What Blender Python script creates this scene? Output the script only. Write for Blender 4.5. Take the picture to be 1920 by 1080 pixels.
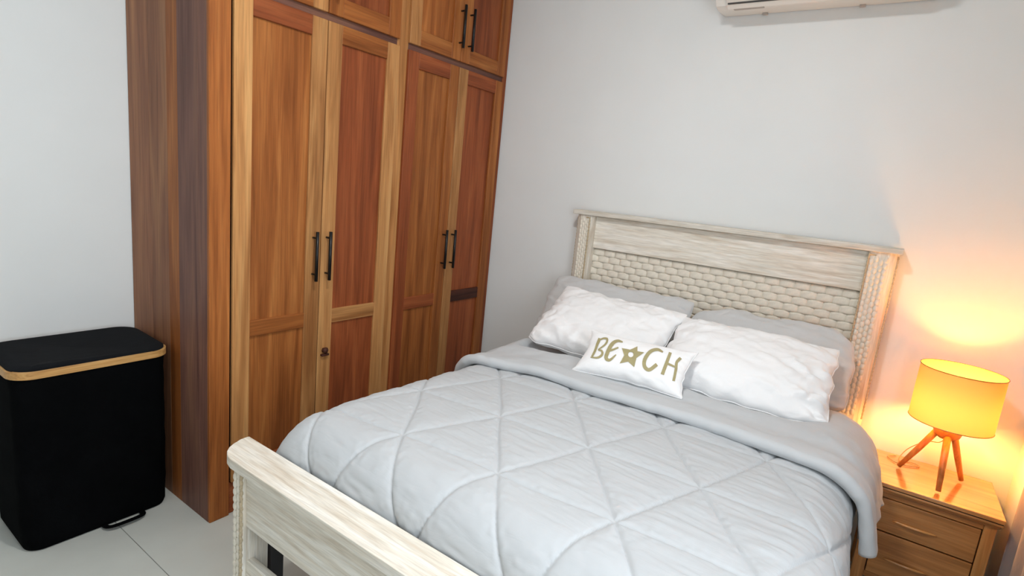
import bpy, bmesh, math, random
import numpy as np
from mathutils import Vector, Matrix

random.seed(7)
for o in list(bpy.data.objects):
    bpy.data.objects.remove(o)
scene = bpy.context.scene
COL = scene.collection

# ------------------------------------------------------------------ camera
F_PX = 1032.25
CAM = np.array([2.8352, -2.9053, 1.5381])
YAW, PITCH, ROLL = -0.5928, -0.1850, 0.1012
_f = np.array([math.sin(YAW) * math.cos(PITCH), math.cos(YAW) * math.cos(PITCH), math.sin(PITCH)])
_r = np.array([math.cos(YAW), -math.sin(YAW), 0.0])
_u = np.cross(_r, _f)
CR = math.cos(ROLL) * _r + math.sin(ROLL) * _u
CU = -math.sin(ROLL) * _r + math.cos(ROLL) * _u
cam_data = bpy.data.cameras.new('camera')
cam_data.sensor_width = 36.0
cam_data.lens = F_PX * 36.0 / 1920.0
cam_data.clip_start = 0.05
cam = bpy.data.objects.new('camera', cam_data)
COL.objects.link(cam)
cam.matrix_world = Matrix(((CR[0], CU[0], -_f[0], CAM[0]), (CR[1], CU[1], -_f[1], CAM[1]),
                           (CR[2], CU[2], -_f[2], CAM[2]), (0, 0, 0, 1)))
scene.camera = cam

# ------------------------------------------------------------------ world, light, exposure
world = bpy.data.worlds.new('world')
scene.world = world
world.use_nodes = True
wn = world.node_tree.nodes
wn['Background'].inputs[0].default_value = (0.75, 0.87, 1.0, 1)
wn['Background'].inputs[1].default_value = 1.0

CEIL_EMIT = 124.0        # ceiling lamp diffuser
DAY_W = 26.0            # daylight entering at the window
BULB_EMIT = 310.0       # bedside bulb

day = bpy.data.lights.new('window_daylight', 'AREA')
day.shape = 'RECTANGLE'
day.size, day.size_y = 1.3, 1.2
day.energy = DAY_W
day.color = (0.86, 0.93, 1.0)
day_o = bpy.data.objects.new('window_daylight', day)
COL.objects.link(day_o)
day_o.location = (3.395, -2.45, 1.55)
day_o.rotation_euler = (0, math.radians(90), 0)

vs = scene.view_settings
vs.view_transform = 'Standard'
vs.look = 'None'
vs.exposure = 0.0
vs.gamma = 1.0
vs.use_curve_mapping = False


# ------------------------------------------------------------------ helpers
def pix_plane(px, py, p0, n):
    """point where the ray through a photo pixel meets the plane (p0, n)"""
    q = _f + (px - 960) / F_PX * CR - (py - 540) / F_PX * CU
    t = np.dot(np.asarray(p0) - CAM, n) / np.dot(q, n)
    return CAM + t * q


def srgb(r, g, b):
    def c(v):
        v /= 255.0
        return v / 12.92 if v <= 0.04045 else ((v + 0.055) / 1.055) ** 2.4
    return (c(r), c(g), c(b), 1.0)


def tag(o, label, cat, group=None):
    o['label'] = label
    o['category'] = cat
    if group:
        o['group'] = group
    return o


def empty(name, loc, label, cat, group=None):
    o = bpy.data.objects.new(name, None)
    o.empty_display_size = 0.05
    COL.objects.link(o)
    o.location = loc
    return tag(o, label, cat, group)


def base_of(o):
    b = Vector((0, 0, 0))
    while o is not None:
        b += o.location
        o = o.parent
    return b


def link_mesh(name, me, mat, parent=None, smooth=False):
    if mat is not None and not me.materials:
        me.materials.append(mat)
    if smooth:
        me.polygons.foreach_set('use_smooth', [True] * len(me.polygons))
    o = bpy.data.objects.new(name, me)
    COL.objects.link(o)
    if parent is not None:
        o.parent = parent
    return o


def obj(name, bm, mat, parent=None, smooth=False, loc=None):
    """bm is in world metres; becomes one mesh object at loc (or sharing its parent's origin)"""
    base = base_of(parent) if parent is not None else Vector((0, 0, 0))
    if loc is not None:
        org = Vector(loc)
    else:
        org = base
    bmesh.ops.translate(bm, verts=bm.verts, vec=-org)
    bmesh.ops.recalc_face_normals(bm, faces=bm.faces)
    me = bpy.data.meshes.new(name)
    bm.to_mesh(me)
    bm.free()
    o = link_mesh(name, me, mat, parent, smooth)
    o.location = org - base
    return o


def box(lo, hi, bev=0.0, seg=1, bm=None):
    b = bmesh.new()
    bmesh.ops.create_cube(b, size=1.0)
    lo, hi = Vector(lo), Vector(hi)
    d, c = hi - lo, (hi + lo) / 2
    for v in b.verts:
        v.co = Vector((v.co.x * d.x, v.co.y * d.y, v.co.z * d.z)) + c
    if bev > 0:
        bmesh.ops.bevel(b, geom=list(b.edges), offset=bev, segments=seg, profile=0.6, affect='EDGES')
    return merge(bm, b)


def merge(bm, b):
    if bm is None:
        return b
    me = bpy.data.meshes.new('tmp')
    b.to_mesh(me)
    b.free()
    bm.from_mesh(me)
    bpy.data.meshes.remove(me)
    return bm


def prism(pts, axis, a, b, bev=0.0, bm=None):
    """extrude a 2D outline along axis ('x': pts are (y,z); 'y': (x,z); 'z': (x,y))"""
    m = bmesh.new()

    def P(p, t):
        return {'x': (t, p[0], p[1]), 'y': (p[0], t, p[1]), 'z': (p[0], p[1], t)}[axis]
    va = [m.verts.new(P(p, a)) for p in pts]
    vb = [m.verts.new(P(p, b)) for p in pts]
    m.faces.new(va)
    m.faces.new(vb[::-1])
    n = len(pts)
    for i in range(n):
        m.faces.new((va[i], va[(i + 1) % n], vb[(i + 1) % n], vb[i]))
    if bev > 0:
        caps = [e for e in m.edges if (e.verts[0] in va and e.verts[1] in va) or (e.verts[0] in vb and e.verts[1] in vb)]
        bmesh.ops.bevel(m, geom=caps, offset=bev, segments=2, profile=0.6, affect='EDGES')
    return merge(bm, m)


def tube(pts, rad, n=10, bm=None, closed=False, caps=True):
    """swept circle along points; rad float or list"""
    m = bmesh.new()
    P = [Vector(p) for p in pts]
    R = rad if isinstance(rad, (list, tuple)) else [rad] * len(P)
    rings = []
    prev = None
    for i, p in enumerate(P):
        if closed:
            t = P[(i + 1) % len(P)] - P[i - 1]
        else:
            t = P[min(i + 1, len(P) - 1)] - P[max(i - 1, 0)]
        t.normalize()
        if prev is None:
            a = t.orthogonal().normalized()
        else:
            a = (prev - t * prev.dot(t)).normalized()
        prev = a
        b = t.cross(a)
        rings.append([m.verts.new(p + (a * math.cos(2 * math.pi * k / n) + b * math.sin(2 * math.pi * k / n)) * R[i]) for k in range(n)])
    L = len(rings)
    for i in range(L if closed else L - 1):
        r0, r1 = rings[i], rings[(i + 1) % L]
        for k in range(n):
            m.faces.new((r0[k], r0[(k + 1) % n], r1[(k + 1) % n], r1[k]))
    if caps and not closed:
        m.faces.new(rings[0][::-1])
        m.faces.new(rings[-1])
    return merge(bm, m)


def lathe(prof, c, n=40, bm=None):
    """revolve (r,z) profile about the vertical through c"""
    m = bmesh.new()
    rings = []
    for r, z in prof:
        if r < 1e-5:
            rings.append([m.verts.new((c[0], c[1], c[2] + z))])
        else:
            rings.append([m.verts.new((c[0] + r * math.cos(2 * math.pi * k / n), c[1] + r * math.sin(2 * math.pi * k / n), c[2] + z)) for k in range(n)])
    for a, b in zip(rings[:-1], rings[1:]):
        for k in range(n):
            if len(a) == 1:
                m.faces.new((a[0], b[(k + 1) % n], b[k]))
            elif len(b) == 1:
                m.faces.new((a[k], a[(k + 1) % n], b[0]))
            else:
                m.faces.new((a[k], a[(k + 1) % n], b[(k + 1) % n], b[k]))
    return merge(bm, m)


def rrect(x0, x1, y0, y1, r, n=6):
    pts = []
    for cx, cy, a0 in ((x1 - r, y1 - r, 0), (x0 + r, y1 - r, 90), (x0 + r, y0 + r, 180), (x1 - r, y0 + r, 270)):
        for k in range(n + 1):
            a = math.radians(a0 + 90 * k / n)
            pts.append((cx + r * math.cos(a), cy + r * math.sin(a)))
    return pts


def grid_mesh(name, P, closed_u=False):
    """P: (nu, nv, 3) array -> quad mesh"""
    nu, nv = P.shape[:2]
    me = bpy.data.meshes.new(name)
    idx = np.arange(nu * nv).reshape(nu, nv)
    f = np.stack([idx[:-1, :-1], idx[1:, :-1], idx[1:, 1:], idx[:-1, 1:]], -1).reshape(-1, 4)
    me.from_pydata(P.reshape(-1, 3).tolist(), [], f.tolist())
    return me


def vnoise(x, y, seed=0):
    """smooth 2D value noise in about -1..1"""
    rng = np.random.RandomState(seed)
    T = rng.rand(256, 256) * 2 - 1
    xi, yi = np.floor(x).astype(int), np.floor(y).astype(int)
    fx, fy = x - xi, y - yi
    fx, fy = fx * fx * (3 - 2 * fx), fy * fy * (3 - 2 * fy)
    g = lambda i, j: T[(xi + i) % 256, (yi + j) % 256]
    return (g(0, 0) * (1 - fx) + g(1, 0) * fx) * (1 - fy) + (g(0, 1) * (1 - fx) + g(1, 1) * fx) * fy


# ------------------------------------------------------------------ materials
def new_mat(name):
    m = bpy.data.materials.new(name)
    m.use_nodes = True
    nt = m.node_tree
    return m, nt, nt.nodes['Principled BSDF']


def plain(name, col, rough=0.5, noise=0.0, nscale=20, bump=0.0, bscale=200, spec=0.5, sheen=0.0, metal=0.0):
    m, nt, b = new_mat(name)
    b.inputs['Base Color'].default_value = col
    b.inputs['Roughness'].default_value = rough
    b.inputs['Specular IOR Level'].default_value = spec
    b.inputs['Metallic'].default_value = metal
    if sheen:
        b.inputs['Sheen Weight'].default_value = sheen
    tc = nt.nodes.new('ShaderNodeTexCoord')
    if noise:
        n = nt.nodes.new('ShaderNodeTexNoise')
        n.inputs['Scale'].default_value = nscale
        n.inputs['Detail'].default_value = 4
        nt.links.new(tc.outputs['Object'], n.inputs['Vector'])
        r = nt.nodes.new('ShaderNodeValToRGB')
        r.color_ramp.elements[0].position = 0.3
        r.color_ramp.elements[1].position = 0.7
        r.color_ramp.elements[0].color = tuple(c * (1 - noise) for c in col[:3]) + (1,)
        r.color_ramp.elements[1].color = tuple(min(1, c * (1 + noise * 0.5)) for c in col[:3]) + (1,)
        nt.links.new(n.outputs['Fac'], r.inputs['Fac'])
        nt.links.new(r.outputs['Color'], b.inputs['Base Color'])
    if bump:
        n2 = nt.nodes.new('ShaderNodeTexNoise')
        n2.inputs['Scale'].default_value = bscale
        n2.inputs['Detail'].default_value = 3
        nt.links.new(tc.outputs['Object'], n2.inputs['Vector'])
        bp = nt.nodes.new('ShaderNodeBump')
        bp.inputs['Strength'].default_value = bump
        bp.inputs['Distance'].default_value = 0.004
        nt.links.new(n2.outputs['Fac'], bp.inputs['Height'])
        nt.links.new(bp.outputs['Normal'], b.inputs['Normal'])
    return m


def wood(name, dark, mid, light, axis='z', rough=0.38, cross=16.0, along=1.1, fine=0.35, bump=0.08, coat=0.0, fine_cross=150, spec=0.5):
    m, nt, b = new_mat(name)
    b.inputs['Specular IOR Level'].default_value = spec
    b.inputs['Roughness'].default_value = rough
    b.inputs['Coat Weight'].default_value = coat
    b.inputs['Coat Roughness'].default_value = 0.12
    N, L = nt.nodes, nt.links
    tc = N.new('ShaderNodeTexCoord')
    oi = N.new('ShaderNodeObjectInfo')
    mul = N.new('ShaderNodeMath')
    mul.operation = 'MULTIPLY'
    mul.inputs[1].default_value = 23.0
    L.new(oi.outputs['Random'], mul.inputs[0])
    add = N.new('ShaderNodeVectorMath')
    add.operation = 'ADD'
    L.new(tc.outputs['Object'], add.inputs[0])
    L.new(mul.outputs[0], add.inputs[1])

    def noise(c, a, det, dist):
        mp = N.new('ShaderNodeMapping')
        s = [c, c, c]
        s['xyz'.index(axis)] = a
        mp.inputs['Scale'].default_value = s
        n = N.new('ShaderNodeTexNoise')
        n.inputs['Scale'].default_value = 1.0
        n.inputs['Detail'].default_value = det
        n.inputs['Distortion'].default_value = dist
        L.new(add.outputs[0], mp.inputs['Vector'])
        L.new(mp.outputs['Vector'], n.inputs['Vector'])
        return n
    n1 = noise(cross, along, 5, 0.9)
    ramp = N.new('ShaderNodeValToRGB')
    e = ramp.color_ramp.elements
    e[0].position, e[0].color = 0.30, dark
    e[1].position, e[1].color = 0.72, light
    k = e.new(0.5)
    k.color = mid
    L.new(n1.outputs['Fac'], ramp.inputs['Fac'])
    n2 = noise(fine_cross, along * 4, 3, 0.2)
    r2 = N.new('ShaderNodeValToRGB')
    r2.color_ramp.elements[0].position = 0.35
    r2.color_ramp.elements[1].position = 0.6
    v = 1 - fine
    r2.color_ramp.elements[0].color = (v, v, v, 1)
    r2.color_ramp.elements[1].color = (1, 1, 1, 1)
    L.new(n2.outputs['Fac'], r2.inputs['Fac'])
    mx = N.new('ShaderNodeMix')
    mx.data_type = 'RGBA'
    mx.blend_type = 'MULTIPLY'
    mx.inputs[0].default_value = 1.0
    L.new(ramp.outputs['Color'], mx.inputs[6])
    L.new(r2.outputs['Color'], mx.inputs[7])
    # small tone difference from board to board
    hs = N.new('ShaderNodeHueSaturation')
    mr = N.new('ShaderNodeMapRange')
    mr.inputs['To Min'].default_value = 0.88
    mr.inputs['To Max'].default_value = 1.12
    L.new(oi.outputs['Random'], mr.inputs['Value'])
    L.new(mr.outputs['Result'], hs.inputs['Value'])
    L.new(mx.outputs[2], hs.inputs['Color'])
    L.new(hs.outputs['Color'], b.inputs['Base Color'])
    bp = N.new('ShaderNodeBump')
    bp.inputs['Strength'].default_value = bump
    bp.inputs['Distance'].default_value = 0.003
    L.new(n2.outputs['Fac'], bp.inputs['Height'])
    L.new(bp.outputs['Normal'], b.inputs['Normal'])
    return m


def fabric(name, col, rough=0.9, wr=0.25, wscale=(14, 60, 30), weave=0.08, sheen=0.2):
    m, nt, b = new_mat(name)
    N, L = nt.nodes, nt.links
    b.inputs['Base Color'].default_value = col
    b.inputs['Roughness'].default_value = rough
    b.inputs['Specular IOR Level'].default_value = 0.2
    b.inputs['Sheen Weight'].default_value = sheen
    tc = N.new('ShaderNodeTexCoord')
    mp = N.new('ShaderNodeMapping')
    mp.inputs['Scale'].default_value = wscale
    L.new(tc.outputs['Object'], mp.inputs['Vector'])
    n = N.new('ShaderNodeTexNoise')
    n.inputs['Scale'].default_value = 1.0
    n.inputs['Detail'].default_value = 3
    n.inputs['Distortion'].default_value = 1.0
    L.new(mp.outputs['Vector'], n.inputs['Vector'])
    b1 = N.new('ShaderNodeBump')
    b1.inputs['Strength'].default_value = wr
    b1.inputs['Distance'].default_value = 0.012
    L.new(n.outputs['Fac'], b1.inputs['Height'])
    n2 = N.new('ShaderNodeTexNoise')
    n2.inputs['Scale'].default_value = 900
    L.new(tc.outputs['Object'], n2.inputs['Vector'])
    b2 = N.new('ShaderNodeBump')
    b2.inputs['Strength'].default_value = weave
    b2.inputs['Distance'].default_value = 0.001
    L.new(n2.outputs['Fac'], b2.inputs['Height'])
    L.new(b1.outputs['Normal'], b2.inputs['Normal'])
    L.new(b2.outputs['Normal'], b.inputs['Normal'])
    return m


M = {}
M['wall'] = plain('wall_paint', (0.795, 0.815, 0.805, 1), 0.75, noise=0.02, nscale=3, bump=0.05, bscale=160, spec=0.3)
M['ceiling'] = plain('ceiling_paint', (0.85, 0.85, 0.84, 1), 0.9)
M['tile'] = plain('floor_tile_glaze', srgb(204, 206, 199), 0.22, noise=0.04, nscale=6)
M['grout'] = plain('grout', srgb(150, 148, 140), 0.9)

W_OR = (srgb(128, 70, 30), srgb(160, 95, 46), srgb(184, 118, 62))
W_RED = (srgb(116, 58, 30), srgb(142, 74, 40), srgb(162, 92, 52))
W_LT = (srgb(150, 98, 54), srgb(184, 130, 78), srgb(204, 154, 98))
W_BR = (srgb(126, 80, 56), srgb(152, 102, 72), srgb(170, 120, 82))
W_PU = (srgb(102, 68, 58), srgb(122, 84, 72), srgb(138, 98, 78))
W_DK = (srgb(56, 28, 20), srgb(72, 38, 28), srgb(86, 46, 32))
for key, pal in (('or', W_OR), ('red', W_RED), ('lt', W_LT), ('br', W_BR), ('pu', W_PU), ('dk', W_DK)):
    for ax in 'yz':
        M['w_' + key + ax] = wood('wardrobe_wood_%s_%s' % (key, ax), *pal, axis=ax, fine=0.22, rough=0.5, spec=0.22)
M['w_in'] = plain('wardrobe_inside', srgb(60, 30, 18), 0.7)

WW = (srgb(209, 196, 177), srgb(227, 220, 206), srgb(241, 237, 228))
for ax in 'xyz':
    M['ww' + ax] = wood('whitewashed_wood_' + ax, *WW, axis=ax, rough=0.6, cross=48, along=3.6, fine=0.16, bump=0.15, fine_cross=220)
M['weave'] = plain('whitewashed_weave', srgb(232, 224, 208), 0.7, noise=0.10, nscale=60, bump=0.15, bscale=300)
M['weave_dark'] = plain('weave_backing', srgb(196, 184, 164), 0.85)
M['braid'] = plain('braided_trim', srgb(196, 178, 148), 0.8, noise=0.25, nscale=160)

M['ns_x'] = wood('oak_x', srgb(150, 96, 46), srgb(184, 128, 70), srgb(206, 152, 92), axis='x', rough=0.35, cross=20, along=1.6, fine=0.2, coat=0.2)
M['ns_z'] = wood('oak_z', srgb(150, 96, 46), srgb(184, 128, 70), srgb(206, 152, 92), axis='z', rough=0.35, cross=20, along=1.6, fine=0.2, coat=0.2)
M['ns_top'] = wood('oak_polished_top', srgb(176, 118, 60), srgb(206, 146, 82), srgb(222, 166, 100), axis='x', rough=0.22, cross=16, along=1.4, fine=0.12, coat=0.9, bump=0.02)
M['lampwood'] = wood('beech_leg', srgb(160, 98, 48), srgb(188, 124, 66), srgb(206, 144, 84), axis='z', rough=0.4, cross=40, along=4, fine=0.15)
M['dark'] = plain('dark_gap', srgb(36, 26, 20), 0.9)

M['black'] = plain('black_metal', srgb(20, 19, 19), 0.35, metal=0.3)
M['steel'] = plain('dark_grey_steel', srgb(70, 70, 72), 0.45, metal=0.4)
M['blackfab'] = plain('black_canvas', srgb(9, 10, 11), 1.0, noise=0.3, nscale=8, bump=0.2, bscale=500, spec=0.03)
M['blacklid'] = plain('black_lid_canvas', srgb(19, 21, 24), 1.0, noise=0.25, nscale=7, bump=0.3, bscale=30, spec=0.2)
M['bamboo'] = wood('bamboo', srgb(176, 124, 66), srgb(206, 156, 92), srgb(222, 176, 112), axis='y', rough=0.5, cross=60, along=4, fine=0.1)

M['comf'] = fabric('grey_comforter_fabric', srgb(185, 188, 190), wr=0.10, wscale=(9, 55, 25))
M['comf_under'] = fabric('grey_comforter_reverse', srgb(191, 194, 196), wr=0.10, wscale=(9, 45, 25))
M['sheet'] = fabric('grey_sheet', srgb(198, 197, 195), wr=0.3)
M['white'] = fabric('white_pillowcase', srgb(240, 240, 240), wr=0.22, wscale=(12, 14, 20))
M['grey'] = fabric('grey_pillowcase', srgb(203, 204, 204), wr=0.28, wscale=(16, 10, 14))
M['gold'] = plain('olive_gold_print', srgb(164, 154, 112), 0.7)
M['acwhite'] = plain('ac_plastic', srgb(232, 230, 224), 0.35)
M['acdark'] = plain('ac_slot', srgb(60, 58, 56), 0.7)
M['acgrey'] = plain('ac_sticker', srgb(176, 170, 164), 0.5)
M['curtain'] = fabric('grey_curtain', srgb(150, 138, 136), wr=0.1)
M['frame'] = plain('window_frame_paint', srgb(225, 225, 225), 0.4)
M['cord'] = plain('clear_cord', srgb(190, 150, 90), 0.4)

mg, ntg, bg = new_mat('window_glass')
bg.inputs['Base Color'].default_value = (0.9, 0.95, 1, 1)
bg.inputs['Roughness'].default_value = 0.0
bg.inputs['Transmission Weight'].default_value = 1.0
bg.inputs['IOR'].default_value = 1.45
M['glass'] = mg


def emissive(name, col, strength):
    m, nt, b = new_mat(name)
    b.inputs['Base Color'].default_value = (0.9, 0.9, 0.9, 1)
    b.inputs['Emission Color'].default_value = col
    b.inputs['Emission Strength'].default_value = strength
    return m


M['diffuser'] = emissive('ceiling_lamp_diffuser', (0.985, 0.99, 0.985, 1), CEIL_EMIT)
M['bulb'] = emissive('warm_bulb', (1.0, 0.50, 0.12, 1), BULB_EMIT)

ms, nts, bs = new_mat('lamp_shade_linen')
out = nts.nodes['Material Output']
df = nts.nodes.new('ShaderNodeBsdfDiffuse')
df.inputs['Color'].default_value = srgb(236, 192, 112)
tl = nts.nodes.new('ShaderNodeBsdfTranslucent')
tl.inputs['Color'].default_value = srgb(228, 186, 132)
mxs = nts.nodes.new('ShaderNodeMixShader')
mxs.inputs[0].default_value = 0.095
nts.links.new(df.outputs[0], mxs.inputs[1])
nts.links.new(tl.outputs[0], mxs.inputs[2])
nts.links.new(mxs.outputs[0], out.inputs['Surface'])
nts.nodes.remove(bs)
M['shade'] = ms

# ------------------------------------------------------------------ room shell
XR, YF, ZC = 3.406, -3.75, 2.84


def struct(name, bm, mat, parent=None):
    o = obj(name, bm, mat, parent)
    if parent is None:
        o['kind'] = 'structure'
    return o


floor = struct('floor', box((-0.1, YF - 0.1, -0.12), (XR + 0.1, 0.1, -0.004)), M['grout'])
TS, TL = 0.6, 1.2
tile_me = None
for i in range(-1, 3):
    for j in range(-4, 5):
        x0, y0 = 0.09 + i * TL, -2.073 + j * TS
        xa, xb, ya, yb = max(x0, 0), min(x0 + TL, XR), max(y0, YF), min(y0 + TS, 0)
        if xb - xa < 0.02 or yb - ya < 0.02:
            continue
        full = (xb - xa > TL - 1e-6 and yb - ya > TS - 1e-6)
        g = 0.0012
        if full and tile_me is not None:
            t = link_mesh('tile', tile_me, None, floor)
            t.location = (xa, ya, 0)
        else:
            t = obj('tile', box((xa + g, ya + g, -0.006), (xb - g, yb - g, 0.0), 0.0008), M['tile'], floor, loc=(xa, ya, 0))
            if full:
                tile_me = t.data
struct('ceiling', box((-0.1, YF - 0.1, ZC), (XR + 0.1, 0.1, ZC + 0.1)), M['ceiling'])
struct('wall_left', box((-0.1, YF - 0.1, -0.12), (0, 0.1, ZC)), M['wall'])
struct('wall_back', box((0, 0, -0.12), (XR, 0.1, ZC)), M['wall'])
struct('wall_front', box((0, YF - 0.1, -0.12), (XR, YF, ZC)), M['wall'])
WY0, WY1, WZ0, WZ1 = -3.15, -1.75, 0.9, 2.2
bm = box((XR, YF - 0.1, -0.12), (XR + 0.1, WY0, ZC))
box((XR, WY1, -0.12), (XR + 0.1, 0.1, ZC), bm=bm)
box((XR, WY0, -0.12), (XR + 0.1, WY1, WZ0), bm=bm)
box((XR, WY0, WZ1), (XR + 0.1, WY1, ZC), bm=bm)
struct('wall_right', bm, M['wall'])
bm = box((XR + 0.02, WY0, WZ0), (XR + 0.07, WY1, WZ0 + 0.05))
box((XR + 0.02, WY0, WZ1 - 0.05), (XR + 0.07, WY1, WZ1), bm=bm)
for y in (WY0, (WY0 + WY1) / 2 - 0.025, WY1 - 0.05):
    box((XR + 0.02, y, WZ0 + 0.05), (XR + 0.07, y + 0.05, WZ1 - 0.05), bm=bm)
win = struct('window_1', bm, M['frame'])
for y in (WY0 + 0.05, (WY0 + WY1) / 2 + 0.025):
    obj('pane', box((XR + 0.042, y, WZ0 + 0.05), (XR + 0.048, y + (WY1 - WY0) / 2 - 0.075, WZ1 - 0.05)), M['glass'], win)

# ceiling lamp
cl = empty('ceiling_lamp', (2.12, -1.92, ZC), 'round flush ceiling lamp with a white domed diffuser above the bed', 'ceiling lamp')
obj('base', lathe([(0, 0), (0.16, 0), (0.16, -0.025), (0.14, -0.03), (0, -0.03)], (2.12, -1.92, ZC)), M['frame'], cl, True)
obj('diffuser', lathe([(0.142, -0.028), (0.138, -0.045), (0.115, -0.066), (0.066, -0.078), (0, -0.082)], (2.12, -1.92, ZC)), M['diffuser'], cl, True)

# ------------------------------------------------------------------ wardrobe
FX, DX = 0.674, 0.692          # face frame, door fronts
WL, WT = -1.827, 2.80
wd = empty('wardrobe', (0.35, -0.91, 0), 'tall built-in reddish brown wooden wardrobe with panelled doors and black bar handles', 'wardrobe')
# dark carcass behind the doors
obj('carcass', box((0.004, WL + 0.022, 0.02), (FX - 0.02, -0.004, WT - 0.02)), M['w_in'], wd)
for x0, x1, k in ((0.004, 0.20, 'br'), (0.20, 0.36, 'br'), (0.36, 0.447, 'or'), (0.447, 0.608, 'pu'), (0.608, FX, 'pu')):
    obj('side_plank', box((x0, WL, 0.0), (x1 - 0.0004, WL + 0.02, WT), 0.0006), M['w_' + k + 'z'], wd)
obj('stile', box((FX - 0.019, WL + 0.0003, 0.0), (DX - 0.004, -1.744, WT), 0.002), M['w_orz'], wd)
obj('stile', box((FX - 0.019, -0.915, 0.15), (FX, -0.840, WT), 0.001), M['w_ltz'], wd)
obj('stile', box((FX - 0.019, -0.041, 0.15), (FX + 0.006, -0.003, WT), 0.002), M['w_redz'], wd)
obj('plinth', box((FX - 0.019, -1.740, 0.0), (FX + 0.004, -0.003, 0.147), 0.003), M['w_redy'], wd)
for a, b in ((-1.740, -0.9155), (-0.8395, -0.042)):
    obj('mid_rail', box((FX - 0.019, a, 2.13), (FX, b, 2.20)), M['w_puy'], wd)
    obj('top_rail', box((FX - 0.019, a, 2.745), (FX + 0.006, b, WT)), M['w_redy'], wd)


def bar_handle(y, z0, z1, parent):
    x = DX + 0.032
    bm = tube([(x, y, z0), (x, y, z1)], 0.0076, 12)
    d = (z1 - z0)
    for z in (z0 + 0.13 * d, z1 - 0.13 * d):
        tube([(DX - 0.001, y, z), (x, y, z)], 0.0045, 8, bm=bm)
    obj('handle', bm, M['black'], parent, True)


def door(y0, y1, z0, z1, hy, hz, mats, lock=None):
    """panelled door: mats = (panel, left stile, right stile, rails, lock rail)"""
    sw, rw = 0.074, 0.078
    px0, px1 = FX + 0.001, DX - 0.011
    zs = [z0 + rw] + ([lock[0], lock[1]] if lock else []) + [z1 - rw]
    bm = None
    for a, b in ((zs[0], zs[1]),) if not lock else ((zs[0], zs[1]), (zs[2], zs[3])):
        bm = box((px0, y0 + sw - 0.006, a - 0.006), (px1, y1 - sw + 0.006, b + 0.006), bm=bm)
    d = obj('door', bm, M['w_%sz' % mats[0]], wd)
    obj('stile', box((px0, y0, z0), (DX, y0 + sw, z1), 0.0022), M['w_%sz' % mats[1]], d)
    obj('stile', box((px0, y1 - sw, z0), (DX, y1, z1), 0.0022), M['w_%sz' % mats[2]], d)
    obj('rail', box((px0, y0 + sw, z1 - rw), (DX - 0.0003, y1 - sw, z1), 0.0022), M['w_%sy' % mats[3]], d)
    obj('rail', box((px0, y0 + sw, z0), (DX - 0.0003, y1 - sw, z0 + rw), 0.0022), M['w_%sy' % mats[3]], d)
    if lock:
        obj('rail', box((px0, y0 + sw, lock[0]), (DX - 0.0003, y1 - sw, lock[1]), 0.0022), M['w_%sy' % mats[4]], d)
    bar_handle(hy, hz[0], hz[1], d)
    return d


LK = (0.797, 0.866)
HZ, HU = (1.017, 1.243), (2.240, 2.460)
door(-1.735, -1.327, 0.152, 2.147, -1.367, HZ, ('or', 'lt', 'lt', 'red', 'or'), LK)
d1b = door(-1.322, -0.912, 0.152, 2.147, -1.296, HZ, ('red', 'lt', 'lt', 'or', 'lt'), LK)
door(-0.846, -0.460, 0.152, 2.147, -0.496, HZ, ('or', 'red', 'or', 'red', 'red'), LK)
door(-0.456, -0.044, 0.152, 2.147, -0.421, HZ, ('red', 'lt', 'or', 'red', 'dk'), LK)
door(-1.735, -1.327, 2.178, 2.742, -1.367, HU, ('or', 'or', 'lt', 'or'))
door(-1.322, -0.912, 2.178, 2.742, -1.296, HU, ('red', 'or', 'or', 'or'))
door(-0.846, -0.460, 2.178, 2.742, -0.482, HU, ('or', 'lt', 'or', 'or'))
door(-0.456, -0.044, 2.178, 2.742, -0.404, HU, ('red', 'or', 'or', 'or'))
# small turn latch low on the second door
bm = lathe([(0, 0.012), (0.013, 0.010), (0.016, 0), (0.013, -0.01), (0, -0.012)], (DX + 0.008, -1.286, 0.668), 14)
box((DX - 0.002, -1.306, 0.640), (DX + 0.016, -1.266, 0.650), 0.002, bm=bm)
obj('latch', bm, M['w_dkz'], d1b, True)

# ------------------------------------------------------------------ bed frame
HL, HR = 1.318, 2.878
bed = empty('bed_frame', (2.10, -1.05, 0), 'whitewashed wooden bed frame with woven headboard and railed footboard', 'bed')
PY = -0.058                     # front of the recessed headboard panel
hb = obj('headboard', box((1.448, -0.042, 0.30), (2.758, -0.024, 1.405)), M['weave_dark'], bed)
obj('cap', box((HL, -0.112, 1.412), (HR, -0.012, 1.437), 0.004, 2), M['wwx'], hb)
obj('plank', box((1.447, -0.072, 1.232), (2.759, -0.042, 1.411), 0.003), M['wwx'], hb)
obj('plank', box((1.447, -0.072, 0.40), (2.759, -0.042, 0.66), 0.003), M['wwx'], hb)


def post_outline(x0, x1, y0, y1, flip):
    """headboard post plan: one front corner is broadly chamfered on the outside"""
    if flip:
        return [(x0, y1), (x0, y0), (x1 - 0.034, y0), (x1 - 0.014, y0 + 0.012), (x1, y0 + 0.036), (x1, y1)]
    return [(x0, y1), (x0, y0 + 0.036), (x0 + 0.014, y0 + 0.012), (x0 + 0.034, y0), (x1, y0), (x1, y1)]


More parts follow.
